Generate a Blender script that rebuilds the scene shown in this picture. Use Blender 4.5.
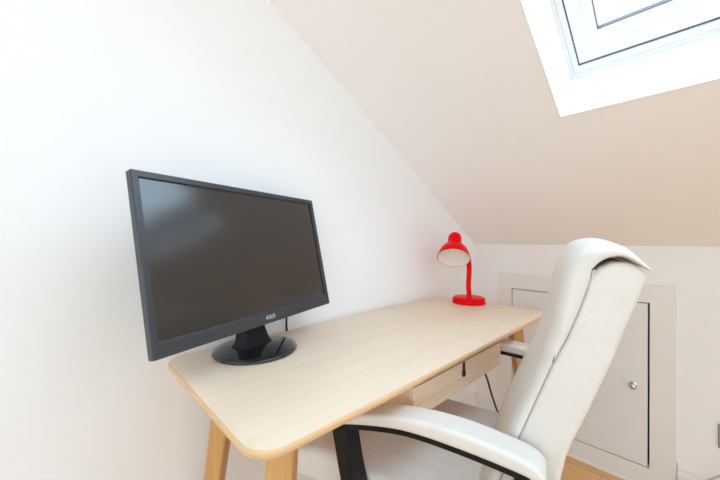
import bpy, bmesh, math, random
from mathutils import Vector, Matrix

for o in list(bpy.data.objects):
    bpy.data.objects.remove(o, do_unlink=True)
scene = bpy.context.scene
COL = scene.collection
random.seed(4)

# ------------------------------------------------------------ camera
FPX = 317.947
YAW, PITCH, ROLL = 0.8084, -0.0044, -0.0014
cam_data = bpy.data.cameras.new('camera')
cam_data.sensor_width = 36.0
cam_data.lens = FPX / 720.0 * 36.0
cam_data.clip_start = 0.02
cam = bpy.data.objects.new('camera', cam_data)
COL.objects.link(cam)
fw = Vector((-math.sin(YAW) * math.cos(PITCH), math.cos(YAW) * math.cos(PITCH), math.sin(PITCH)))
rt = Vector((math.cos(YAW), math.sin(YAW), 0))
up = rt.cross(fw)
c_, s_ = math.cos(ROLL), math.sin(ROLL)
rt, up = c_ * rt + s_ * up, -s_ * rt + c_ * up
m = Matrix((rt, up, -fw)).transposed().to_4x4()
m.translation = Vector((0.87, 0.0, 1.0218))
cam.matrix_world = m
scene.camera = cam

# ------------------------------------------------------------ roof geometry constants
AL, HK, YK = 0.5218, 0.9901, 1.7451
RO = Vector((0, YK, HK))
RN = Vector((0, math.sin(AL), math.cos(AL)))          # outward normal of the sloping ceiling
RD = Vector((0, -math.cos(AL), math.sin(AL)))         # up the slope
def roof(x, s, off=0.0):
    return RO + Vector((x, 0, 0)) + RD * s + RN * off
ZR = 2.36
YR = YK - (ZR - HK) / math.tan(AL)
XR, YB = 2.9, -2.7
WX0, WX1, WS0, WS1 = 0.5975, 1.33, 0.775, 1.88        # skylight opening in the ceiling
VX0, VX1 = 1.85, 2.60                                 # a second one added further right, outside the frame, for even light

# ------------------------------------------------------------ world and light
w = bpy.data.worlds.new('world'); scene.world = w
w.use_nodes = True
bg = w.node_tree.nodes['Background']
bg.inputs[0].default_value = (0.80, 0.91, 1.0, 1)
bg.inputs[1].default_value = 3.0
def area(name, loc, direction, sx, sy, power, color):
    l = bpy.data.lights.new(name, 'AREA'); l.shape = 'RECTANGLE'
    l.size = sx; l.size_y = sy; l.energy = power; l.color = color
    o = bpy.data.objects.new(name, l); COL.objects.link(o)
    o.location = loc
    o.rotation_euler = Vector(direction).to_track_quat('-Z', 'Y').to_euler()
    return o
area('skylight_area_light', roof((WX0 + WX1) / 2, (WS0 + WS1) / 2, 0.245), -RN, 0.70, 1.12, 15.5, (0.53, 0.735, 1.0))
area('skylight_area_light', roof((VX0 + VX1) / 2, (WS0 + WS1) / 2, 0.245), -RN, 0.70, 1.12, 24, (0.53, 0.735, 1.0))  # added lamp at the unseen second skylight, evens out the room
area('added_side_fill', (XR + 0.13, -1.15, 1.30), (-1, 0.0, 0.0), 2.1, 1.3, 10, (0.53, 0.735, 1.0))  # added fill from the right, outside the view
area('added_rear_fill', (1.75, YB - 0.13, 1.30), (0, 1, 0.0), 2.3, 1.9, 48, (0.53, 0.735, 1.0))  # added fill from behind the camera
scene.view_settings.view_transform = 'Standard'
scene.view_settings.look = 'None'
scene.view_settings.exposure = -0.42
scene.view_settings.gamma = 1.0
if hasattr(scene, 'cycles'):          # white room: let the daylight bounce around fully
    scene.cycles.max_bounces = 20; scene.cycles.diffuse_bounces = 16
scene.view_settings.use_curve_mapping = False

# ------------------------------------------------------------ materials
def mat(name, color, rough=0.5, metal=0.0, spec=0.5, coat=0.0):
    m = bpy.data.materials.new(name); m.use_nodes = True
    b = m.node_tree.nodes['Principled BSDF']
    b.inputs['Base Color'].default_value = (*color, 1)
    b.inputs['Roughness'].default_value = rough
    b.inputs['Metallic'].default_value = metal
    b.inputs['Specular IOR Level'].default_value = spec
    b.inputs['Coat Weight'].default_value = coat
    return m
def bump(m, scale, strength, dist=0.002, detail=4, coords='Object', stretch=(1, 1, 1)):
    nt = m.node_tree; b = nt.nodes['Principled BSDF']
    tc = nt.nodes.new('ShaderNodeTexCoord'); mp = nt.nodes.new('ShaderNodeMapping')
    mp.inputs['Scale'].default_value = stretch
    n = nt.nodes.new('ShaderNodeTexNoise'); n.inputs['Scale'].default_value = scale; n.inputs['Detail'].default_value = detail
    bp = nt.nodes.new('ShaderNodeBump'); bp.inputs['Strength'].default_value = strength; bp.inputs['Distance'].default_value = dist
    nt.links.new(tc.outputs[coords], mp.inputs[0]); nt.links.new(mp.outputs[0], n.inputs['Vector'])
    nt.links.new(n.outputs['Fac'], bp.inputs['Height']); nt.links.new(bp.outputs[0], b.inputs['Normal'])
    return m
def wood(name, c1, c2, rough, stretch, scale=6.0, c3=None):
    m = mat(name, c1, rough)
    nt = m.node_tree; b = nt.nodes['Principled BSDF']
    tc = nt.nodes.new('ShaderNodeTexCoord'); mp = nt.nodes.new('ShaderNodeMapping')
    mp.inputs['Scale'].default_value = stretch
    n = nt.nodes.new('ShaderNodeTexNoise'); n.inputs['Scale'].default_value = scale
    n.inputs['Detail'].default_value = 6; n.inputs['Roughness'].default_value = 0.6
    n.inputs['Distortion'].default_value = 0.4
    r = nt.nodes.new('ShaderNodeValToRGB')
    r.color_ramp.elements[0].position = 0.32; r.color_ramp.elements[0].color = (*c2, 1)
    r.color_ramp.elements[1].position = 0.68; r.color_ramp.elements[1].color = (*c1, 1)
    nt.links.new(tc.outputs['Object'], mp.inputs[0]); nt.links.new(mp.outputs[0], n.inputs['Vector'])
    nt.links.new(n.outputs['Fac'], r.inputs[0]); nt.links.new(r.outputs[0], b.inputs['Base Color'])
    return m

M = {}
M['wall'] = bump(mat('white_wall_paint', (0.91, 0.92, 0.93), 0.85, spec=0.2), 60, 0.08)
M['ceil'] = bump(mat('white_ceiling_paint', (0.93, 0.91, 0.90), 0.9, spec=0.2), 60, 0.08)
M['wall_far'] = bump(mat('wall_paint_warm_bounce', (0.885, 0.865, 0.85), 0.85, spec=0.2), 60, 0.08)  # white wall with warm bounce from the wood floor put into its colour
M['trim'] = mat('off_white_satin_paint', (0.83, 0.80, 0.755), 0.4)
M['panel'] = mat('hatch_white_paint', (0.80, 0.78, 0.755), 0.45)
M['upvc'] = mat('white_window_plastic', (0.86, 0.87, 0.88), 0.3)
M['lining'] = mat('bright_white_lining_paint', (0.88, 0.88, 0.88), 0.5)
M['gasket'] = mat('dark_grey_seal', (0.10, 0.10, 0.11), 0.6)
M['gap'] = mat('recess_shade', (0.03, 0.025, 0.02), 0.9)  # shade inside gaps and slots put into a near-black colour
M['veneer'] = wood('pale_ash_veneer', (0.86, 0.72, 0.57), (0.82, 0.67, 0.51), 0.42, (9, 0.8, 9), 5.0)
M['ash'] = wood('solid_ash', (0.62, 0.355, 0.14), (0.56, 0.305, 0.11), 0.45, (12, 12, 1.0), 5.0)
M['ashedge'] = wood('ash_edge', (0.78, 0.52, 0.29), (0.72, 0.47, 0.25), 0.45, (9, 0.8, 9), 6.0)
M['drawer'] = wood('ash_drawer_veneer', (0.92, 0.73, 0.55), (0.85, 0.64, 0.46), 0.45, (9, 0.9, 14), 6.0)
M['leather'] = bump(mat('cream_white_leather', (0.745, 0.71, 0.66), 0.42, spec=0.45), 11, 0.6, 0.012, 4)
M['leather_arm'] = bump(mat('white_arm_leather', (0.74, 0.715, 0.67), 0.42, spec=0.45), 12, 0.2, 0.006, 3)
M['stitch'] = mat('grey_seam_thread', (0.60, 0.59, 0.56), 0.7)
M['black'] = mat('black_plastic', (0.006, 0.006, 0.007), 0.38, spec=0.25)
M['blackgloss'] = mat('glossy_black_plastic', (0.01, 0.01, 0.012), 0.12, coat=0.4)
M['bezel'] = mat('dark_grey_bezel_plastic', (0.035, 0.038, 0.045), 0.33)
M['screen'] = mat('dark_screen', (0.017, 0.0140, 0.0130), 0.16, spec=0.85)
M['logo'] = mat('silver_lettering', (0.55, 0.56, 0.58), 0.4)
M['leathertab'] = mat('dark_brown_leather', (0.035, 0.018, 0.01), 0.6)
M['red'] = mat('glossy_red_enamel', (0.80, 0.001, 0.006), 0.30, spec=0.08)
M['shadein'] = mat('cream_white_enamel', (0.85, 0.80, 0.70), 0.5)
M['bulb'] = mat('frosted_bulb', (0.88, 0.85, 0.78), 0.3)
M['chrome'] = mat('polished_steel', (0.65, 0.62, 0.58), 0.15, 1.0)
M['steel'] = mat('brushed_steel', (0.42, 0.37, 0.38), 0.35, 1.0)
M['cord_black'] = mat('black_cord', (0.015, 0.015, 0.017), 0.5)
M['cord_beige'] = mat('beige_cord', (0.56, 0.42, 0.35), 0.5)

def floor_mat():
    m = mat('oak_plank_floor', (0.5, 0.3, 0.15), 0.4)
    nt = m.node_tree; b = nt.nodes['Principled BSDF']
    tc = nt.nodes.new('ShaderNodeTexCoord')
    br = nt.nodes.new('ShaderNodeTexBrick')
    br.inputs['Scale'].default_value = 1.0; br.inputs['Brick Width'].default_value = 1.2
    br.inputs['Row Height'].default_value = 0.13; br.inputs['Mortar Size'].default_value = 0.0015
    br.inputs['Color1'].default_value = (0.82, 0.50, 0.21, 1); br.inputs['Color2'].default_value = (0.74, 0.43, 0.17, 1)
    br.inputs['Mortar'].default_value = (0.48, 0.27, 0.11, 1)
    mp = nt.nodes.new('ShaderNodeMapping'); mp.inputs['Scale'].default_value = (1.5, 18, 1)
    n = nt.nodes.new('ShaderNodeTexNoise'); n.inputs['Scale'].default_value = 4; n.inputs['Detail'].default_value = 6
    mx = nt.nodes.new('ShaderNodeMixRGB'); mx.blend_type = 'MULTIPLY'; mx.inputs[0].default_value = 0.5
    r = nt.nodes.new('ShaderNodeValToRGB'); r.color_ramp.elements[0].color = (0.65, 0.6, 0.55, 1)
    r.color_ramp.elements[0].position = 0.3; r.color_ramp.elements[1].position = 0.7
    nt.links.new(tc.outputs['Object'], br.inputs['Vector']); nt.links.new(tc.outputs['Object'], mp.inputs[0])
    nt.links.new(mp.outputs[0], n.inputs['Vector']); nt.links.new(n.outputs['Fac'], r.inputs[0])
    nt.links.new(br.outputs['Color'], mx.inputs[1]); nt.links.new(r.outputs[0], mx.inputs[2])
    nt.links.new(mx.outputs[0], b.inputs['Base Color'])
    return m
M['floor'] = floor_mat()
def glass_mat():
    m = bpy.data.materials.new('window_glass'); m.use_nodes = True
    nt = m.node_tree; nt.nodes.clear()
    out = nt.nodes.new('ShaderNodeOutputMaterial'); mix = nt.nodes.new('ShaderNodeMixShader')
    t = nt.nodes.new('ShaderNodeBsdfTransparent'); g = nt.nodes.new('ShaderNodeBsdfGlossy')
    g.inputs['Roughness'].default_value = 0.02
    t.inputs[0].default_value = (0.96, 0.98, 0.97, 1)
    lw = nt.nodes.new('ShaderNodeFresnel'); lw.inputs['IOR'].default_value = 1.45
    ge = nt.nodes.new('ShaderNodeNewGeometry'); ma = nt.nodes.new('ShaderNodeMath'); ma.operation = 'MULTIPLY_ADD'      # reflect on the outer faces only
    ma.inputs[1].default_value = -1.0; ma.inputs[2].default_value = 1.0
    mu = nt.nodes.new('ShaderNodeMath'); mu.operation = 'MULTIPLY'
    nt.links.new(ge.outputs['Backfacing'], ma.inputs[0]); nt.links.new(ma.outputs[0], mu.inputs[0]); nt.links.new(lw.outputs[0], mu.inputs[1])
    nt.links.new(mu.outputs[0], mix.inputs[0]); nt.links.new(t.outputs[0], mix.inputs[1])
    nt.links.new(g.outputs[0], mix.inputs[2]); nt.links.new(mix.outputs[0], out.inputs[0])
    return m
M['glass'] = glass_mat()

# ------------------------------------------------------------ mesh helpers
def link(name, bm, material, parent=None, smooth=False, bevel=0.0, segs=2, angle=40, extra=None):
    bmesh.ops.recalc_face_normals(bm, faces=bm.faces[:])
    me = bpy.data.meshes.new(name); bm.to_mesh(me); bm.free()
    mats = [material] + list(extra or [])
    for mm in mats: me.materials.append(mm)
    o = bpy.data.objects.new(name, me); COL.objects.link(o)
    if parent: o.parent = parent
    if bevel > 0:
        b = o.modifiers.new('bevel', 'BEVEL'); b.width = bevel; b.segments = segs
        b.limit_method = 'ANGLE'; b.angle_limit = math.radians(35)
    if smooth or bevel > 0:
        for p in me.polygons: p.use_smooth = True
        me.set_sharp_from_angle(angle=math.radians(angle))
    return o
def tag(o, label, cat, group=None):
    o['label'] = label; o['category'] = cat
    if group: o['group'] = group
    return o
def thing(name, label, cat, loc=(0, 0, 0), rz=0.0, group=None):
    o = bpy.data.objects.new(name, None); COL.objects.link(o)
    o.location = loc; o.rotation_euler = (0, 0, rz); o.empty_display_size = 0.05
    return tag(o, label, cat, group)
def struct(o):
    o['kind'] = 'structure'; return o
def box(bm, x0, x1, y0, y1, z0, z1):
    v = [bm.verts.new((x, y, z)) for x in (x0, x1) for y in (y0, y1) for z in (z0, z1)]
    for f in ((0, 1, 3, 2), (4, 6, 7, 5), (0, 4, 5, 1), (2, 3, 7, 6), (0, 2, 6, 4), (1, 5, 7, 3)):
        bm.faces.new([v[i] for i in f])
def hexa(bm, p):      # p: 8 points, bottom 4 then top 4 in the same order
    v = [bm.verts.new(q) for q in p]
    for f in ((3, 2, 1, 0), (4, 5, 6, 7), (0, 1, 5, 4), (1, 2, 6, 5), (2, 3, 7, 6), (3, 0, 4, 7)):
        bm.faces.new([v[i] for i in f])
def prism(bm, pts, d):     # extrude polygon (Vectors) along d
    a = [bm.verts.new(p) for p in pts]; b = [bm.verts.new(Vector(p) + Vector(d)) for p in pts]
    bm.faces.new(a[::-1]); bm.faces.new(b)
    n = len(a)
    for i in range(n): bm.faces.new((a[i], a[(i + 1) % n], b[(i + 1) % n], b[i]))
def ring(bm, inner, outer):   # closed loops of same count joined by quads
    n = len(inner)
    for i in range(n): bm.faces.new((inner[i], inner[(i + 1) % n], outer[(i + 1) % n], outer[i]))
def catmull(pts, per=6, closed=False):
    P = [Vector(p) for p in pts]; n = len(P); out = []
    rng = range(n if closed else n - 1)
    for i in rng:
        p0 = P[(i - 1) % n] if closed or i > 0 else P[0] * 2 - P[1]
        p1 = P[i]; p2 = P[(i + 1) % n]
        p3 = P[(i + 2) % n] if closed or i + 2 < n else P[-1] * 2 - P[-2]
        for k in range(per):
            t = k / per
            out.append(0.5 * ((2 * p1) + (p2 - p0) * t + (2 * p0 - 5 * p1 + 4 * p2 - p3) * t * t + (3 * p1 - 3 * p2 + p3 - p0) * t ** 3))
    if not closed: out.append(P[-1])
    return out
def tube(bm, pts, r, seg=10, caps=True):
    P = [Vector(p) for p in pts]; n = len(P); rings = []
    rr = r if isinstance(r, (list, tuple)) else [r] * n
    t0 = (P[1] - P[0]).normalized()
    side = t0.orthogonal().normalized()
    for i in range(n):
        t = (P[min(i + 1, n - 1)] - P[max(i - 1, 0)]).normalized()
        side = (side - t * side.dot(t)).normalized(); b = t.cross(side)
        rings.append([bm.verts.new(P[i] + (side * math.cos(a) + b * math.sin(a)) * rr[i]) for a in [2 * math.pi * k / seg for k in range(seg)]])
    for i in range(n - 1): ring(bm, rings[i], rings[i + 1])
    if caps: bm.faces.new(rings[0][::-1]); bm.faces.new(rings[-1])
def lathe(bm, prof, seg=40, mtx=None, cap0=False, cap1=False):
    rings = []
    for r, z in prof:
        ps = [Vector((r * math.cos(2 * math.pi * k / seg), r * math.sin(2 * math.pi * k / seg), z)) for k in range(seg)]
        if mtx: ps = [mtx @ p for p in ps]
        rings.append([bm.verts.new(p) for p in ps])
    for i in range(len(rings) - 1): ring(bm, rings[i], rings[i + 1])
    if cap0: bm.faces.new(rings[0][::-1])
    if cap1: bm.faces.new(rings[-1])
def ear_clip(P):
    n = len(P); idx = list(range(n)); out = []
    cr = lambda a, b, c: (P[b][0] - P[a][0]) * (P[c][1] - P[a][1]) - (P[b][1] - P[a][1]) * (P[c][0] - P[a][0])
    if sum(P[i][0] * P[(i + 1) % n][1] - P[(i + 1) % n][0] * P[i][1] for i in range(n)) < 0: idx.reverse()
    while len(idx) > 3:
        best = None
        for k in range(len(idx)):
            a, b, c = idx[k - 1], idx[k], idx[(k + 1) % len(idx)]
            if cr(a, b, c) <= 0: continue
            if any(cr(a, b, q) >= 0 and cr(b, c, q) >= 0 and cr(c, a, q) >= 0 for q in idx if q not in (a, b, c)): continue
            d = (P[a][0] - P[c][0]) ** 2 + (P[a][1] - P[c][1]) ** 2
            if best is None or d < best[0]: best = (d, k)
        if best is None: best = (0, 0)
        k = best[1]; out.append((idx[k - 1], idx[k], idx[(k + 1) % len(idx)])); idx.pop(k)
    out.append(tuple(idx)); return out
def pad(bm, prof, w0, w1, rnd, steps=6, taper=None, puff=0.0, mid=6):
    """closed profile of (r, z) swept across w with rounded side edges; local axes (r, w, z)"""
    P = [Vector((p[0], p[1])) for p in prof]; n = len(P)
    area_ = sum(P[i].x * P[(i + 1) % n].y - P[(i + 1) % n].x * P[i].y for i in range(n))
    sg = 1 if area_ > 0 else -1
    N = []
    for i in range(n):
        t = (P[(i + 1) % n] - P[i - 1]).normalized(); N.append(Vector((t.y, -t.x)) * sg)
    S = []                      # limit the rounding where the profile is thin
    for i in range(n):
        o, d = P[i], -N[i]; best = 1e9
        for j in range(n):
            a, b = P[j], P[(j + 1) % n]
            if j == i or (j + 1) % n == i: continue
            e = b - a; den = d.x * e.y - d.y * e.x
            if abs(den) < 1e-12: continue
            t = ((a.x - o.x) * e.y - (a.y - o.y) * e.x) / den
            u = ((a.x - o.x) * d.y - (a.y - o.y) * d.x) / den
            if t > 1e-5 and -1e-6 <= u <= 1.000001: best = min(best, t)
        for j in range(n):
            if min((i - j) % n, (j - i) % n) >= 4: best = min(best, (P[i] - P[j]).length)
        S.append(min(1.0, 0.40 * best / rnd))
    for _ in range(3): S = [min(S[i], (S[i - 1] + S[i] + S[(i + 1) % n]) / 3) for i in range(n)]
    secs = []
    for k in range(steps + 1):
        a = k / steps * math.pi / 2; secs.append((w0 + rnd * (1 - math.cos(a)), -rnd * (1 - math.sin(a))))
    for k in range(1, mid):
        t = k / mid; secs.append((w0 + rnd + (w1 - w0 - 2 * rnd) * t, puff * math.sin(math.pi * t)))
    for k in range(steps, -1, -1):
        a = k / steps * math.pi / 2; secs.append((w1 - rnd * (1 - math.cos(a)), -rnd * (1 - math.sin(a))))
    rings = []; wc = (w0 + w1) / 2
    for w_, ins in secs:
        rg = []
        for i in range(n):
            q = P[i] + N[i] * (ins * S[i] if ins < 0 else ins)
            ww = w_ if not taper else wc + (w_ - wc) * taper(P[i].y)
            rg.append(bm.verts.new((q.x, ww, q.y)))
        rings.append(rg)
    for i in range(len(rings) - 1): ring(bm, rings[i], rings[i + 1])
    for rg in (rings[0], rings[-1]):
        for tri in ear_clip([(v.co.x, v.co.z) for v in rg]):
            f = bm.faces.new([rg[i] for i in tri])
def rounded_rect(x0, x1, y0, y1, r, seg=8):
    pts = []
    for cx, cy, a0 in ((x1 - r, y1 - r, 0), (x0 + r, y1 - r, 90), (x0 + r, y0 + r, 180), (x1 - r, y0 + r, 270)):
        for k in range(seg + 1):
            a = math.radians(a0 + 90 * k / seg); pts.append((cx + r * math.cos(a), cy + r * math.sin(a)))
    return pts

# ------------------------------------------------------------ the room
bm = bmesh.new(); box(bm, -0.1, XR + 0.1, YB - 0.1, YK + 0.1, -0.1, 0.0)
struct(link('floor', bm, M['floor']))

prof_room = [(YK + 0.0, 0), (YK, HK), (YR, ZR), (YB, ZR), (YB, 0)]
bm = bmesh.new(); prism(bm, [Vector((0, y, z)) for y, z in prof_room], (-0.1, 0, 0))
struct(link('wall_left', bm, M['wall']))
RY0, RY1, RZ0, RZ1 = -2.1, -0.2, 0.70, 1.92            # opening in the right wall for the added, unseen side window
bm = bmesh.new()
prism(bm, [Vector((XR, y, z)) for y, z in ((YB, 0), (YK, 0), (YK, RZ0), (YB, RZ0))], (0.1, 0, 0))
prism(bm, [Vector((XR, y, z)) for y, z in ((YB, RZ0), (RY0, RZ0), (RY0, RZ1), (YB, RZ1))], (0.1, 0, 0))
yz = lambda z: YK - (z - HK) / math.tan(AL)
prism(bm, [Vector((XR, y, z)) for y, z in ((RY1, RZ0), (YK, RZ0), (YK, HK), (yz(RZ1), RZ1), (RY1, RZ1))], (0.1, 0, 0))
prism(bm, [Vector((XR, y, z)) for y, z in ((YB, RZ1), (yz(RZ1), RZ1), (YR, ZR), (YB, ZR))], (0.1, 0, 0))
struct(link('wall_right', bm, M['wall']))

# knee wall, with the opening of the eaves hatch left free
HX0, HX1, HZ0, HZ1 = 0.2090, 0.7500, 0.0850, 0.7590      # clear hatch opening
bm = bmesh.new()
box(bm, -0.1, HX0 - 0.03, YK, YK + 0.1, 0, HK + 0.02); box(bm, HX1 + 0.03, XR + 0.1, YK, YK + 0.1, 0, HK + 0.02)
box(bm, HX0 - 0.03, HX1 + 0.03, YK, YK + 0.1, HZ1 + 0.03, HK + 0.02); box(bm, HX0 - 0.03, HX1 + 0.03, YK, YK + 0.1, 0, HZ0 - 0.03)
box(bm, HX0 - 0.03, HX1 + 0.03, YK + 0.08, YK + 0.1, HZ0 - 0.03, HZ1 + 0.03)
struct(link('wall_far', bm, M['wall_far']))

# plain back wall; rear and side windows added behind the camera as light sources
BX_0, BX_1, BZ_0, BZ_1 = 0.75, 2.75, 0.45, 2.15
bm = bmesh.new()
box(bm, -0.1, BX_0, YB - 0.1, YB, 0, ZR); box(bm, BX_1, XR + 0.1, YB - 0.1, YB, 0, ZR)
box(bm, BX_0, BX_1, YB - 0.1, YB, 0, BZ_0); box(bm, BX_0, BX_1, YB - 0.1, YB, BZ_1, ZR)
struct(link('wall_back', bm, M['wall']))
bm = bmesh.new()
for x in (BX_0, (BX_0 + BX_1) / 2 - 0.03, BX_1 - 0.06): box(bm, x, x + 0.06, YB - 0.08, YB - 0.03, BZ_0, BZ_1)
for z in (BZ_0, BZ_1 - 0.06): box(bm, BX_0 + 0.05, BX_1 - 0.05, YB - 0.079, YB - 0.031, z, z + 0.06)
bw = struct(link('added_window_3', bm, M['upvc']))  # unseen rear window, added to let in fill light
bm = bmesh.new(); box(bm, BX_0 + 0.05, BX_1 - 0.05, YB - 0.057, YB - 0.053, BZ_0 + 0.05, BZ_1 - 0.05)
link('pane', bm, M['glass'], bw)
bm = bmesh.new()
for y in (RY0, (RY0 + RY1) / 2 - 0.03, RY1 - 0.06): box(bm, XR + 0.03, XR + 0.08, y, y + 0.06, RZ0, RZ1)
for z in (RZ0, RZ1 - 0.06): box(bm, XR + 0.031, XR + 0.079, RY0 + 0.05, RY1 - 0.05, z, z + 0.06)
rw = struct(link('added_window_2', bm, M['upvc']))  # unseen side window, added to let in fill light
bm = bmesh.new(); box(bm, XR + 0.053, XR + 0.057, RY0 + 0.05, RY1 - 0.05, RZ0 + 0.05, RZ1 - 0.05)
link('pane', bm, M['glass'], rw)

# sloping ceiling with the skylight well cut through it
def rect_pts(x0, x1, s0, s1, off): return [roof(x0, s0, off), roof(x1, s0, off), roof(x1, s1, off), roof(x0, s1, off)]
LS0 = WS0 - 0.038; LS1 = WS1 + 0.038                     # well flares outward along the slope
TH = 0.235
SMAX = (ZR - HK) / math.sin(AL)
bm = bmesh.new()
A = [bm.verts.new(p) for p in rect_pts(-0.1, XR + 0.1, -0.03, SMAX, 0)]
B = [bm.verts.new(p) for p in rect_pts(WX0, WX1, WS0, WS1, 0)]
Cc = [bm.verts.new(p) for p in rect_pts(WX0, WX1, LS0, LS1, TH)]
B2 = [bm.verts.new(p) for p in rect_pts(VX0, VX1, WS0, WS1, 0)]
C2 = [bm.verts.new(p) for p in rect_pts(VX0, VX1, LS0, LS1, TH)]
D = [bm.verts.new(p) for p in rect_pts(-0.1, XR + 0.1, -0.1, SMAX, TH)]
xm = (WX1 + VX0) / 2
for off, H1, H2, E in ((0, B, B2, A), (TH, Cc, C2, D)):
    lo_, hi_ = (-0.03, SMAX) if off == 0 else (-0.1, SMAX)
    m0, m1 = bm.verts.new(roof(xm, lo_, off)), bm.verts.new(roof(xm, hi_, off))
    ring(bm, [E[0], m0, m1, E[3]], H1); ring(bm, [m0, E[1], E[2], m1], H2)
ring(bm, B, Cc); ring(bm, B2, C2); ring(bm, D, A)
bmesh.ops.remove_doubles(bm, verts=bm.verts[:], dist=1e-6)
struct(link('ceiling', bm, M['ceil']))
bm = bmesh.new(); box(bm, -0.1, XR + 0.1, YB - 0.1, YR, ZR, ZR + 0.1)
struct(link('ceiling_flat', bm, M['ceil'])).name = 'ceiling_2'
# skylight: fixed frame, seal, sash, bead, pane
def frame_ring(bm, x0, x1, s0, s1, wd, o0, o1, o0i=None, ws=None):
    ws = wd if ws is None else ws
    o0i = o0 if o0i is None else o0i
    a = [bm.verts.new(p) for p in rect_pts(x0, x1, s0, s1, o0)]
    b = [bm.verts.new(p) for p in rect_pts(x0 + wd, x1 - wd, s0 + ws, s1 - ws, o0i)]
    c = [bm.verts.new(p) for p in rect_pts(x0 + wd, x1 - wd, s0 + ws, s1 - ws, o1)]
    d = [bm.verts.new(p) for p in rect_pts(x0, x1, s0, s1, o1)]
    ring(bm, a, b); ring(bm, b, c); ring(bm, c, d); ring(bm, d, a)
# bright painted lining boards of the wells
def skylight(WX0, WX1, trim_name, name):
    bm = bmesh.new()
    t = 0.004
    for a, b, inw in ((0, 1, RD), (1, 2, Vector((-1, 0, 0))), (2, 3, -RD), (3, 0, Vector((1, 0, 0)))):
        lo = rect_pts(WX0, WX1, WS0, WS1, -0.0008); hi = rect_pts(WX0, WX1, LS0, LS1, 0.199)
        hexa(bm, [lo[a], lo[b], lo[b] + inw * t, lo[a] + inw * t, hi[a], hi[b], hi[b] + inw * t, hi[a] + inw * t])
    struct(link(trim_name, bm, M['lining']))

    bm = bmesh.new(); frame_ring(bm, WX0, WX1, LS0, LS1, 0.012, 0.1990, 0.227, 0.1990, 0.020)
    sky = struct(link(name, bm, M['upvc'], bevel=0.002))
    bm = bmesh.new(); frame_ring(bm, WX0 + 0.0125, WX1 - 0.0125, LS0 + 0.0205, LS1 - 0.0205, 0.0145, 0.2005, 0.227, 0.2005, 0.0215)
    link('inner_frame', bm, M['upvc'], sky, bevel=0.0015)
    gx0, gx1, gs0, gs1 = WX0 + 0.0270, WX1 - 0.0270, LS0 + 0.0420, LS1 - 0.0420
    bm = bmesh.new(); frame_ring(bm, gx0, gx1, gs0, gs1, 0.006, 0.2060, 0.227, 0.2060, 0.0075)
    link('seal', bm, M['gasket'], sky)
    bm = bmesh.new(); frame_ring(bm, gx0 + 0.0035, gx1 - 0.0035, gs0 + 0.0065, gs1 - 0.0065, 0.0350, 0.2035, 0.227, 0.2035, 0.052)
    link('sash', bm, M['upvc'], sky, bevel=0.0012)
    bm = bmesh.new(); frame_ring(bm, gx0 + 0.0385, gx1 - 0.0385, gs0 + 0.0585, gs1 - 0.0585, 0.0205, 0.2030, 0.227, 0.2130, 0.030)
    link('glazing_bead', bm, M['upvc'], sky)
    bm = bmesh.new(); frame_ring(bm, gx0 + 0.0588, gx1 - 0.0588, gs0 + 0.0883, gs1 - 0.0883, 0.0025, 0.2132, 0.2268)
    link('glazing_seal', bm, M['gasket'], sky)
    bm = bmesh.new(); gp = (gx0 + 0.0605, gx1 - 0.0605, gs0 + 0.090, gs1 - 0.090); hexa(bm, rect_pts(*gp, 0.222) + rect_pts(*gp, 0.226))
    link('pane', bm, M['glass'], sky)


skylight(WX0, WX1, 'trim_1', 'window_1')
skylight(VX0, VX1, 'added_trim_3', 'added_window_4')  # unseen skylight, added to spread the light evenly

# eaves hatch
bm = bmesh.new()
FX0, FX1, FZ1 = 0.134, 0.827, 0.838
fy0, fy1 = YK - 0.007, YK + 0.03
box(bm, FX0, HX0, fy0, fy1, 0, FZ1); box(bm, HX1, FX1, fy0, fy1, 0, FZ1)
box(bm, HX0, HX1, fy0, fy1, HZ1, FZ1); box(bm, HX0, HX1, fy0, fy1, 0, HZ0)
door = bmesh.new(); box(door, HX0 + 0.0035, HX1 - 0.0065, YK - 0.006, YK + 0.015, HZ0 + 0.004, HZ1 - 0.004)
dd = struct(link('door_1', door, M['panel'], bevel=0.0012))
link('door_frame', bm, M['trim'], dd)
bm = bmesh.new(); box(bm, HX0 - 0.02, HX1 + 0.02, YK + 0.0305, YK + 0.04, HZ0 - 0.02, HZ1 + 0.02)
link('gap_shade_sheet', bm, M['gap'], dd)  # dark sheet behind the hatch, shade of its gaps as colour
bm = bmesh.new()
mt = Matrix.Translation((0.700, YK - 0.006, 0.410)) @ Matrix.Rotation(math.radians(90), 4, 'X')
lathe(bm, [(0.0005, 0.0), (0.0125, 0.0), (0.013, 0.002), (0.006, 0.005), (0.0055, 0.014), (0.010, 0.018), (0.0125, 0.023), (0.010, 0.029), (0.005, 0.031), (0.0005, 0.0315)], 28, mt, True, True)
link('door_knob', bm, M['chrome'], dd, smooth=True, angle=60)
bm = bmesh.new()
for (zz) in (0.0,):
    pr = [(fy0, 0.0), (fy0 - 0.004, 0.0), (fy0 - 0.004, 0.006), (fy0 - 0.003, 0.009), (fy0, 0.010)]
    prism(bm, [Vector((FX0, y, z)) for y, z in pr], (FX1 - FX0, 0, 0))
struct(link('trim_2', bm, M['trim']))

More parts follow.
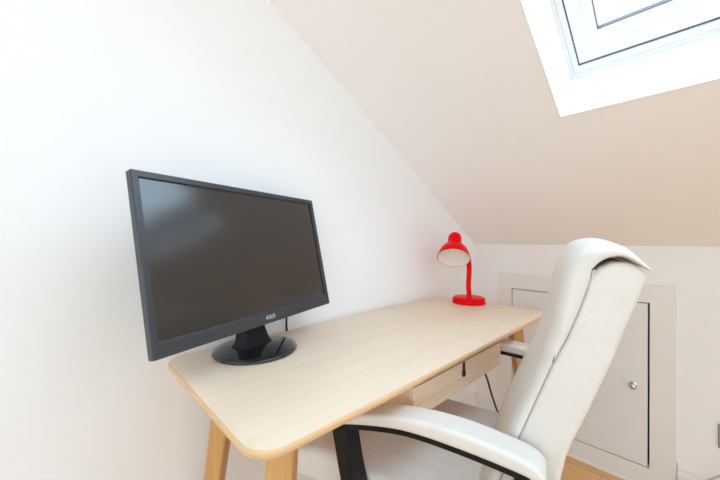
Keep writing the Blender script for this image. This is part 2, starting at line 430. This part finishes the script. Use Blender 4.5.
def skirting_prof(h=0.152):
    return [(0, 0), (0.018, 0), (0.018, h - 0.045), (0.0165, h - 0.035), (0.012, h - 0.030), (0.012, h - 0.022), (0.0095, h - 0.008), (0.005, h), (0, h)]
bm = bmesh.new(); prism(bm, [Vector((FX1 + 0.004, YK - a, z)) for a, z in skirting_prof()], (XR - FX1 - 0.004, 0, 0))
struct(link('baseboard_far_right', bm, M['trim'], smooth=True))
bm = bmesh.new(); prism(bm, [Vector((0.0, YK - a, z)) for a, z in skirting_prof(0.135)], (FX0 - 0.002, 0, 0))
struct(link('baseboard_far_left', bm, M['trim'], smooth=True))
bm = bmesh.new(); prism(bm, [Vector((a, YB, z)) for a, z in skirting_prof(0.135)], (0, YK - YB - 0.0185, 0))
struct(link('baseboard_left', bm, M['trim'], smooth=True))
bm = bmesh.new(); prism(bm, [Vector((XR - a, YB, z)) for a, z in skirting_prof(0.135)], (0, YK - YB - 0.0185, 0))
struct(link('baseboard_right', bm, M['trim'], smooth=True))

# ------------------------------------------------------------ desk
DX0, DX1, DY0, DY1, DZ = 0.0116, 0.4910, 0.180, 1.364, 0.74
desk = thing('desk', 'pale ash desk with rounded corners, splayed legs and a drawer, standing against the white wall', 'desk', ((DX0 + DX1) / 2, (DY0 + DY1) / 2, 0))
ox, oy = desk.location.x, desk.location.y
def tabletop():
    bm = bmesh.new(); loops = []
    for z, ins in ((0.722, 0.012), (0.7245, 0.0065), (0.729, 0.001), (0.7365, 0.0), (0.7392, 0.0012), (0.740, 0.0035)):
        pts = rounded_rect(DX0 + ins - ox, DX1 - ins - ox, DY0 + ins - oy, DY1 - ins - oy, 0.048 - ins, 10)
        loops.append([bm.verts.new((x, y, z)) for x, y in pts])
    for i in range(len(loops) - 1): ring(bm, loops[i], loops[i + 1])
    bm.faces.new(loops[0][::-1]); f = bm.faces.new(loops[-1])
    bm.faces.ensure_lookup_table()
    for g in bm.faces: g.material_index = 1
    f.material_index = 0
    return bm
link('tabletop', tabletop(), M['veneer'], desk, smooth=True, angle=50, extra=[M['ashedge']])
def leg(bm, tx, ty, bx, by, a=0.046, b=0.029):
    rings = []
    for k in range(9):
        t_ = k / 8; z = 0.722 * (1 - t_); cx, cy = tx + (bx - tx) * t_, ty + (by - ty) * t_
        h = (a + (b - a) * t_) / 2
        pts = rounded_rect(-h, h, -h, h, h * 0.28, 4)
        c4 = math.cos(math.pi / 4)
        rings.append([bm.verts.new((cx + (x - y) * c4, cy + (x + y) * c4, z)) for x, y in pts])
    for i in range(8): ring(bm, rings[i], rings[i + 1])
    bm.faces.new(rings[0][::-1]); bm.faces.new(rings[-1])
for tx, ty, sx, sy in ((0.105, 0.300, -1, -1), (0.402, 0.272, 1, -1), (0.105, 1.25, -1, 1), (0.402, 1.25, 1, 1)):
    bm = bmesh.new(); leg(bm, tx - ox, ty - oy, tx + sx * 0.062 - ox, ty + sy * 0.075 - oy)
    link('leg', bm, M['ash'], desk, smooth=True, angle=35)
BX0, BX1, BY0, BY1, BZ0, BZ1 = 0.335, 0.452, 0.545, 0.972, 0.640, 0.7215
bm = bmesh.new()     # drawer housing: sides, back, bottom
tt = 0.010
box(bm, BX0 - ox, BX1 - ox, BY0 - oy, BY0 + tt - oy, BZ0, BZ1); box(bm, BX0 - ox, BX1 - ox, BY1 - tt - oy, BY1 - oy, BZ0, BZ1)
box(bm, BX0 - ox, BX0 + tt - ox, BY0 + tt - oy, BY1 - tt - oy, BZ0, BZ1); box(bm, BX0 + tt - ox, BX1 - ox, BY0 + tt - oy, BY1 - tt - oy, BZ0, BZ0 + tt)
link('drawer_housing', bm, M['drawer'], desk)
bm = bmesh.new(); box(bm, BX1 - ox + 0.0005, BX1 + 0.014 - ox, BY0 - 0.004 - oy, BY1 + 0.006 - oy, 0.668, 0.706)
dr = link('drawer', bm, M['drawer'], desk, bevel=0.0012)
bm = bmesh.new(); box(bm, BX1 - ox + 0.0005, BX1 + 0.0115 - ox, BY0 - 0.004 - oy, BY1 + 0.006 - oy, 0.636, 0.666)
link('lower_rail', bm, M['drawer'], desk, bevel=0.0012)
bm = bmesh.new()
tab = [(0.003, 0.706), (0.0045, 0.700), (0.0035, 0.690), (0.0065, 0.682), (0.0075, 0.676), (0.005, 0.671), (0, 0.669), (-0.005, 0.671), (-0.0075, 0.676), (-0.0065, 0.682), (-0.0035, 0.690), (-0.0045, 0.700), (-0.003, 0.706)]
prism(bm, [Vector((BX1 + 0.0142 - ox, 0.750 + y - oy, z)) for y, z in tab], (0.003, 0, 0))
link('pull_tab', bm, M['leathertab'], dr)

# ------------------------------------------------------------ monitor
MA, MT = 0.328, 0.205
MW, MH, MD = 0.517, 0.3230, 0.030
mon = thing('computer_monitor', 'wide black computer monitor on a round glossy stand at the near end of the desk', 'monitor', (0.105, 0.365, 0.7402), MA)
base_l = Vector((0.105, 0.365, 0.7402))
# centre of the front face in the world
pc = Vector((0.1596, 0.3459, 0.9833))
ca, sa = math.cos(MA), math.sin(MA)
def mloc(v):
    d = Vector(v) - base_l
    return Vector((d.x * ca + d.y * sa, -d.x * sa + d.y * ca, d.z))
lc = mloc(pc)
PM = Matrix.Translation(lc) @ Matrix.Rotation(-MT, 4, 'Y')   # local x = out of the screen, y = across, z = up the panel
def xf(bm, mtx): bmesh.ops.transform(bm, matrix=mtx, verts=bm.verts[:]); return bm
hw, hh = MW / 2, MH / 2
SB, ST_, SS = 0.0275, 0.0125, 0.0125       # bottom, top, side bezel
bm = bmesh.new()
o4 = [(-hw, -hh), (hw, -hh), (hw, hh), (-hw, hh)]; i4 = [(-hw + SS, -hh + SB), (hw - SS, -hh + SB), (hw - SS, hh - ST_), (-hw + SS, hh - ST_)]
def lp(bm, pts, x): return [bm.verts.new((x, y, z)) for y, z in pts]
a = lp(bm, o4, -0.016); b = lp(bm, o4, -0.0); c = lp(bm, i4, -0.0); d = lp(bm, i4, -0.006)
ring(bm, a, b); ring(bm, b, c); ring(bm, c, d)
e = lp(bm, [(p[0] * 0.999, p[1] * 0.999) for p in i4], -0.016); ring(bm, d, e); ring(bm, e, a)
hs = link('bezel', xf(bm, PM), M['bezel'], mon, bevel=0.0022, segs=3)
bm = bmesh.new(); box(bm, -0.012, -0.0045, -hw + SS - 0.001, hw - SS + 0.001, -hh + SB - 0.001, hh - ST_ + 0.001)
link('screen', xf(bm, PM), M['screen'], mon)
bm = bmesh.new()
l1 = lp(bm, [(p[0] * 0.985, p[1] * 0.985) for p in o4], -0.0155); l2 = lp(bm, [(p[0] * 0.93, p[1] * 0.90) for p in o4], -0.023); l3 = lp(bm, [(p[0] * 0.50, p[1] * 0.5) for p in o4], -0.042)
bm.faces.new(l1[::-1]); ring(bm, l1, l2); ring(bm, l2, l3); bm.faces.new(l3)
link('rear_shell', xf(bm, PM), M['black'], mon, bevel=0.003)
# lettering on the lower bezel
cu = bpy.data.curves.new('lettering', 'FONT'); cu.body = 'ASUS'; cu.size = 0.0125; cu.align_x = 'CENTER'; cu.align_y = 'CENTER'
cu.extrude = 0.0002; cu.offset = 0.0002; cu.space_character = 1.1
tmp = bpy.data.objects.new('tmp', cu)
COL.objects.link(tmp)
bpy.context.view_layer.update()
me = bpy.data.meshes.new_from_object(tmp); bpy.data.objects.remove(tmp)
me.name = 'logo'
R_ = Matrix(((0, 0, 1, 0.0004), (1, 0, 0, 0.008), (0, 1, 0, -hh + 0.0135), (0, 0, 0, 1)))
me.transform(PM @ R_); me.materials.clear(); me.materials.append(M['logo'])
lo = bpy.data.objects.new('logo', me); COL.objects.link(lo); lo.parent = hs; lo['label'] = 'small silver brand lettering'
# stand
bm = bmesh.new()
lathe(bm, [(0.0005, 0.0), (0.098, 0.0), (0.1015, 0.0015), (0.1025, 0.004), (0.101, 0.0068), (0.088, 0.0095), (0.055, 0.0135), (0.030, 0.017), (0.0005, 0.018)], 72, None, True, True)
link('stand_base', bm, M['blackgloss'], mon, smooth=True, angle=60)
bm = bmesh.new()
nk = [((-0.004, 0.0), 0.012, 0.046, 0.040), ((-0.006, 0), 0.025, 0.040, 0.030), ((-0.012, 0), 0.05, 0.036, 0.024), ((-0.022, 0), 0.10, 0.034, 0.022), ((-0.034, 0), 0.17, 0.034, 0.022), ((-0.038, 0), 0.235, 0.034, 0.020)]
rings = []
for (cx, cy), z, wy, wx in nk:
    rings.append([bm.verts.new((cx + x, cy + y, z)) for x, y in rounded_rect(-wx, wx * 0.6, -wy, wy, 0.010, 4)])
for i in range(len(rings) - 1): ring(bm, rings[i], rings[i + 1])
bm.faces.new(rings[0][::-1]); bm.faces.new(rings[-1])
link('stand_neck', bm, M['black'], mon, smooth=True)
bm = bmesh.new()   # cable drops from the back of the panel into the gap behind the desk
cp = catmull([mloc(p) for p in ((0.052, 0.455, 0.93), (0.030, 0.490, 0.87), (0.012, 0.508, 0.80), (0.0062, 0.512, 0.745), (0.0058, 0.525, 0.70), (0.010, 0.62, 0.66), (0.012, 0.80, 0.62), (0.022, 0.98, 0.40), (0.026, 1.05, 0.10), (0.03, 1.12, 0.006))], 6)
tube(bm, cp, 0.0032, 8); link('cable', bm, M['cord_black'], mon, smooth=True)

# ------------------------------------------------------------ desk lamp
LX, LY = 0.192, 1.306
lamp = thing('desk_lamp', 'small glossy red desk lamp with bent neck at the far end of the desk', 'lamp', (LX, LY, 0.7402))
CR = rt.xy.to_3d(); CF = Vector((fw.x, fw.y, 0)).normalized()     # directions measured from the photo, expressed in room axes
bm = bmesh.new()
lathe(bm, [(0.0005, 0), (0.068, 0), (0.0695, 0.001), (0.0695, 0.004), (0.0665, 0.0225), (0.064, 0.0255), (0.058, 0.0270), (0.03, 0.0285), (0.0005, 0.029)], 56, None, True, True)
link('base', bm, M['red'], lamp, smooth=True, angle=60)
bm = bmesh.new()
def L(u, v, z): return CR * u + CF * v + Vector((0, 0, z))
np_ = catmull([L(0.002, 0.0, 0.024), L(0.001, 0.006, 0.08), L(0.006, 0.012, 0.14), L(0.006, 0.020, 0.185), L(-0.006, 0.028, 0.222), L(-0.034, 0.024, 0.244), L(-0.050, 0.022, 0.252)], 8)
tube(bm, np_, 0.0105, 14)
nk_o = link('neck', bm, M['red'], lamp, smooth=True)
# shade: axis from cap down to the mouth
c_top = L(-0.048, 0.040, 0.300); c_mouth = L(-0.083, -0.050, 0.176)
ax = (c_mouth - c_top); alen = ax.length; ax.normalize()
q = Vector((0, 0, 1)).rotation_difference(ax).to_matrix().to_4x4()
SMx = Matrix.Translation(c_top) @ q
outer = [(0.0005, 0.000), (0.014, 0.001), (0.022, 0.005), (0.0265, 0.012), (0.028, 0.022), (0.0285, 0.045), (0.029, 0.053), (0.0325, 0.056), (0.046, 0.066), (0.058, 0.080), (0.065, 0.095), (0.0695, 0.108), (0.0712, 0.116), (0.0722, 0.118)]
outer = [(a * (0.95 if b > 0.055 else 1.0), b * 1.10) for a, b in outer]
bm = bmesh.new()
lathe(bm, outer, 48, SMx, True, False)
sh = link('lamp_shade', bm, M['red'], lamp, smooth=True, angle=70)
so = sh.modifiers.new('shell', 'SOLIDIFY'); so.thickness = 0.0014; so.offset = 0
bm = bmesh.new()
lathe(bm, [(r - 0.0022, z) for r, z in outer[5:]], 48, SMx)
li = link('shade_lining', bm, M['shadein'], sh, smooth=True, angle=70)
bm = bmesh.new()
lathe(bm, [(0.0005, 0.088), (0.012, 0.086), (0.019, 0.079), (0.0225, 0.069), (0.021, 0.059), (0.016, 0.050), (0.013, 0.042), (0.013, 0.034)], 28, SMx, True, True)
link('light_bulb', bm, M['bulb'], lamp, smooth=True, angle=70)

# ------------------------------------------------------------ office chair
CA = math.radians(15.5)
chair = thing('office_chair', 'cream white leather high-backed office chair with black arm frames pushed up to the desk', 'chair', (0.3528, 0.4484, 0.0), CA)
def taper(z):   # backrest narrows towards the top
    return 1.0 - 0.16 * (z - 0.52)
W0, W1 = 0.035, 0.455
rear = [(0.368, 0.50), (0.384, 0.575), (0.3955, 0.628), (0.4065, 0.676), (0.432, 0.744), (0.4585, 0.818), (0.4775, 0.879), (0.493, 0.925), (0.500, 0.948), (0.503, 0.962), (0.500, 0.972), (0.485, 0.983), (0.464, 0.984), (0.448, 0.976)]
seam = [(0.438, 0.972), (0.434, 0.950), (0.422, 0.910), (0.407, 0.866), (0.394, 0.835), (0.379, 0.799), (0.343, 0.701), (0.310, 0.61), (0.275, 0.51)]
# shell: side-to-side body behind the seam
bm = bmesh.new()
shell = catmull([(p[0], p[1], 0) for p in rear], 4) + catmull([(p[0] - 0.010, p[1] - 0.012, 0) for p in seam], 4)
pad(bm, [(p.x, p.y) for p in shell], W0 + 0.004, W1 - 0.004, 0.010, taper=taper, steps=5)
bk = link('backrest', bm, M['leather'], chair, smooth=True, angle=80)
# front cushion that wraps over the top into a lip at the rear, built between a front line and a back line
def resample(pts, n):
    P = catmull([(x, z, 0) for x, z in pts], 8); L = [0]
    for i in range(1, len(P)): L.append(L[-1] + (P[i] - P[i - 1]).length)
    out = []; j = 0
    for k in range(n):
        t = L[-1] * k / (n - 1)
        while j < len(L) - 2 and L[j + 1] < t: j += 1
        out.append(P[j].lerp(P[j + 1], (t - L[j]) / max(1e-9, L[j + 1] - L[j])))
    return out
NA, NB = 34, 18
F_ = resample([(0.246, 0.495), (0.264, 0.536), (0.280, 0.594), (0.313, 0.685), (0.347, 0.768), (0.360, 0.805), (0.366, 0.830), (0.378, 0.866), (0.385, 0.907), (0.395, 0.955), (0.408, 0.989)], NA) + \
     resample([(0.408, 0.989), (0.421, 1.006), (0.441, 1.0145), (0.463, 1.0155), (0.482, 1.007), (0.495, 0.993), (0.507, 0.978)], NB)[1:]
B_ = resample(seam[::-1], NA) + resample([(0.438, 0.972), (0.448, 0.9835), (0.4605, 0.991), (0.4765, 0.992), (0.492, 0.983), (0.505, 0.9745)], NB)[1:]
bm = bmesh.new(); n_ = len(F_); rows = []; wc = (W0 + W1) / 2; hw_ = (W1 - W0) / 2 + 0.003
TT = [-1 + 0.0, -0.992, -0.975, -0.95, -0.915, -0.87, -0.8, -0.65, -0.45, -0.2, 0, 0.2, 0.45, 0.65, 0.8, 0.87, 0.915, 0.95, 0.975, 0.992, 1.0]
for t in TT:
    fr_, bk_ = [], []
    e_ = max(0.0, (abs(t) - 0.87) / 0.13); rd = 1 - math.sqrt(max(0.0, 1 - e_ * e_))          # 0 inside, 1 at the very side
    crown = 0.012 * (1 - t * t) - 0.004
    for i in range(n_):
        d = B_[i] - F_[i]; th = d.length; dn_ = d / max(th, 1e-6)
        f = i / (n_ - 1); fade = min(1.0, (1 - f) * 5.0)
        seat_fold = 0.004 * math.exp(-((F_[i].y - 0.822) / 0.012) ** 2) * fade if f < 0.66 else 0
        mv = -crown * fade + seat_fold + rd * min(0.014, 0.55 * th)
        P_ = F_[i] + dn_ * mv; Q_ = B_[i] - dn_ * rd * min(0.004, 0.2 * th)
        sc = taper(P_.y)
        fr_.append(bm.verts.new((P_.x, wc + t * hw_ * sc, P_.y))); bk_.append(bm.verts.new((Q_.x, wc + t * hw_ * sc, Q_.y)))
    rows.append((fr_, bk_))
for k in range(len(rows) - 1):
    for side in (0, 1):
        a, b = rows[k][side], rows[k + 1][side]
        for i in range(n_ - 1): bm.faces.new((a[i], a[i + 1], b[i + 1], b[i]))
    for i in (0, n_ - 1): bm.faces.new((rows[k][0][i], rows[k + 1][0][i], rows[k + 1][1][i], rows[k][1][i]))
for k in (0, -1):
    for i in range(n_ - 1): bm.faces.new((rows[k][0][i], rows[k][0][i + 1], rows[k][1][i + 1], rows[k][1][i]))
cu_ = link('back_cushion', bm, M['leather'], bk, smooth=True, angle=65)
# seam cord down both sides
for wq in (W0 + 0.0035, W1 - 0.0035):
    bm = bmesh.new(); wc = (W0 + W1) / 2
    tube(bm, [Vector((p.x, wc + (wq - wc) * taper(p.y), p.y)) for p in catmull([(p[0] + 0.0008, p[1], 0) for p in seam], 5)], 0.0014, 6)
    link('seam', bm, M['stitch'], bk, smooth=True)
# seat
sp = [(-0.155, 0.432), (-0.176, 0.442), (-0.183, 0.462), (-0.178, 0.485), (-0.157, 0.501), (-0.09, 0.517), (-0.02, 0.522), (0.05, 0.513), (0.15, 0.507), (0.25, 0.507), (0.32, 0.505), (0.345, 0.49), (0.35, 0.462), (0.33, 0.442), (0.15, 0.435), (-0.05, 0.433)]
bm = bmesh.new(); pad(bm, [(p.x, p.y) for p in catmull([(a, b, 0) for a, b in sp], 4, True)], 0.028, 0.462, 0.022, puff=0.004)
seat = link('seat', bm, M['leather'], chair, smooth=True, angle=80)
# arms
rail = [(-0.012, 0.634), (0.032, 0.646), (0.088, 0.659), (0.142, 0.668), (0.190, 0.670), (0.234, 0.669), (0.275, 0.667), (0.3125, 0.664), (0.342, 0.661), (0.360, 0.658)]
def arm(wc):
    hwid = 0.024
    bm = bmesh.new()
    up_ = catmull([(x, z, 0) for x, z in rail], 4)
    topl = [(p.x, p.y) for p in up_]
    def bar(pts, th):          # flat bar following a path in the side plane
        P = [Vector((p[0], p[1])) for p in pts]; n = len(P); rings = []
        for i in range(n):
            t = (P[min(i + 1, n - 1)] - P[max(i - 1, 0)]).normalized(); nn = Vector((-t.y, t.x)) * th[i] / 2
            a, b = P[i] + nn, P[i] - nn
            rings.append([bm.verts.new((a.x, wc - hwid, a.y)), bm.verts.new((a.x, wc + hwid, a.y)), bm.verts.new((b.x, wc + hwid, b.y)), bm.verts.new((b.x, wc - hwid, b.y))])
        for i in range(n - 1): ring(bm, rings[i], rings[i + 1])
        bm.faces.new(rings[0][::-1]); bm.faces.new(rings[-1])
    rl = [(p[0], p[1] - 0.0068) for p in topl]
    bar([(-0.019, 0.623)] + rl[2:] , [0.0145] * (len(rl) - 1))
    bar([(-0.003, 0.636), (0.014, 0.55), (0.036, 0.46), (0.048, 0.42)], [0.036, 0.034, 0.034, 0.034])
    bar([(0.348, 0.654), (0.332, 0.55), (0.312, 0.46), (0.300, 0.42)], [0.030, 0.032, 0.032, 0.032])
    bar([(0.034, 0.424), (0.12, 0.4235), (0.22, 0.4235), (0.313, 0.424)], [0.015] * 4)
    fr = link('arm_frame', bm, M['black'], chair, bevel=0.002, angle=50)
    base_ = [(p[0], p[1] - 0.0035) for p in topl[2:-2]]
    top_ = [(0.367, 0.649), (0.3745, 0.658), (0.370, 0.669), (0.352, 0.680), (0.309, 0.688), (0.2435, 0.6945), (0.1695, 0.6925), (0.10, 0.682), (0.05, 0.668), (0.012, 0.650)]
    tp = [(p.x, p.y) for p in catmull([(x, z, 0) for x, z in top_], 4)]
    bm = bmesh.new(); pad(bm, base_ + tp, wc - 0.029, wc + 0.029, 0.008)
    pd = link('arm_pad', bm, M['leather_arm'], fr, smooth=True, angle=80)
    return fr
arm(0.0); arm(0.545)
# seat plate, column and star base
bm = bmesh.new(); box(bm, 0.06, 0.29, -0.02, 0.565, 0.4165, 0.4345)
link('seat_plate', bm, M['black'], chair, bevel=0.003)
bm = bmesh.new(); tube(bm, [(0.385, 0.245, 0.56), (0.372, 0.245, 0.48), (0.33, 0.245, 0.425), (0.20, 0.245, 0.408)], 0.014, 12)
link('back_bracket', bm, M['black'], chair, smooth=True)
bm = bmesh.new(); mc = Matrix.Translation((0.15, 0.245, 0))
lathe(bm, [(0.0005, 0.06), (0.034, 0.06), (0.034, 0.12), (0.027, 0.13), (0.027, 0.27), (0.016, 0.272), (0.016, 0.40), (0.05, 0.402), (0.05, 0.4155), (0.0005, 0.4158)], 28, mc, True, True)
link('gas_column', bm, M['black'], chair, smooth=True, angle=40)
for k in range(5):
    an = math.radians(72 * k + 20); dx, dy = math.cos(an), math.sin(an)
    bm = bmesh.new(); C0 = Vector((0.15, 0.245, 0)); dv = Vector((dx, dy, 0)); sv = Vector((-dy, dx, 0)); z_ = Vector((0, 0, 1))
    hexa(bm, [C0 + dv * 0.03 - sv * 0.022 + z_ * 0.075, C0 + dv * 0.29 - sv * 0.014 + z_ * 0.062, C0 + dv * 0.29 + sv * 0.014 + z_ * 0.062, C0 + dv * 0.03 + sv * 0.022 + z_ * 0.075,
              C0 + dv * 0.03 - sv * 0.020 + z_ * 0.115, C0 + dv * 0.29 - sv * 0.011 + z_ * 0.080, C0 + dv * 0.29 + sv * 0.011 + z_ * 0.080, C0 + dv * 0.03 + sv * 0.020 + z_ * 0.115])
    fo = link('base_spoke', bm, M['black'], chair, bevel=0.004)
    bm = bmesh.new(); cc = C0 + dv * 0.275
    for sgn in (-1, 1):
        mt = Matrix.Translation(cc + sv * (0.013 * sgn) + z_ * 0.0255) @ Matrix.Rotation(an, 4, 'Z') @ Matrix.Rotation(math.radians(90), 4, 'X')
        lathe(bm, [(0.0005, -0.009), (0.022, -0.009), (0.0255, -0.006), (0.0255, 0.006), (0.022, 0.009), (0.0005, 0.009)], 20, mt, True, True)
    tube(bm, [cc + z_ * 0.026 - sv * 0.012, cc + z_ * 0.026 + sv * 0.012], 0.006, 8); tube(bm, [cc + z_ * 0.03, cc + z_ * 0.066], 0.005, 8)
    link('caster', bm, M['black'], fo, smooth=True, angle=40)

# ------------------------------------------------------------ cords and socket
bm = bmesh.new()
tube(bm, catmull([(0.006, 1.02, 0.735), (0.0062, 1.03, 0.70), (0.10, 1.04, 0.66), (0.25, 1.06, 0.62), (0.33, 1.10, 0.57), (0.33, 1.168, 0.511), (0.33, 1.22, 0.42), (0.33, 1.265, 0.345), (0.33, 1.292, 0.306), (0.33, 1.287, 0.25), (0.33, 1.27, 0.17), (0.33, 1.27, 0.03), (0.31, 1.31, 0.0045), (0.20, 1.50, 0.0045)], 6), 0.0036, 8)
tag(link('power_cord', bm, M['cord_black'], smooth=True), 'thin black power cord hanging down beneath the far end of the desk', 'cord')

sk = thing('wall_socket', 'brushed metal double wall socket low on the far wall, right of the hatch', 'socket', (1.008, YK, 0.303))
bm = bmesh.new(); box(bm, -0.073, 0.073, -0.008, -0.0003, -0.043, 0.043)
link('faceplate', bm, M['steel'], sk, bevel=0.002)
for sx in (-0.036, 0.036):
    bm = bmesh.new(); box(bm, sx - 0.010, sx + 0.010, -0.0105, -0.0078, 0.016, 0.033); link('switch', bm, M['black'], sk, bevel=0.001)
    bm = bmesh.new(); box(bm, sx - 0.003, sx + 0.003, -0.0088, -0.0079, -0.002, 0.008)
    for q_ in (-0.011, 0.011): box(bm, sx + q_ - 0.003, sx + q_ + 0.003, -0.0088, -0.0079, -0.022, -0.018)
    link('pin_slots', bm, M['gap'], sk)
bm = bmesh.new()
tube(bm, catmull([(1.18, YK - 0.035, 0.26), (1.08, YK - 0.04, 0.238), (0.99, YK - 0.045, 0.212), (0.935, YK - 0.06, 0.182), (0.885, YK - 0.075, 0.125), (0.84, YK - 0.09, 0.05), (0.80, YK - 0.11, 0.0048), (0.74, YK - 0.17, 0.0048)], 6), 0.0045, 8)
tube(bm, [(1.18, YK - 0.035, 0.26), (1.19, YK - 0.03, 0.262), (1.20, YK - 0.0005, 0.263)], [0.0045, 0.008, 0.011], 10)
tag(link('cord', bm, M['cord_beige'], smooth=True), 'beige cord trailing past the white baseboard right of the hatch', 'cord')
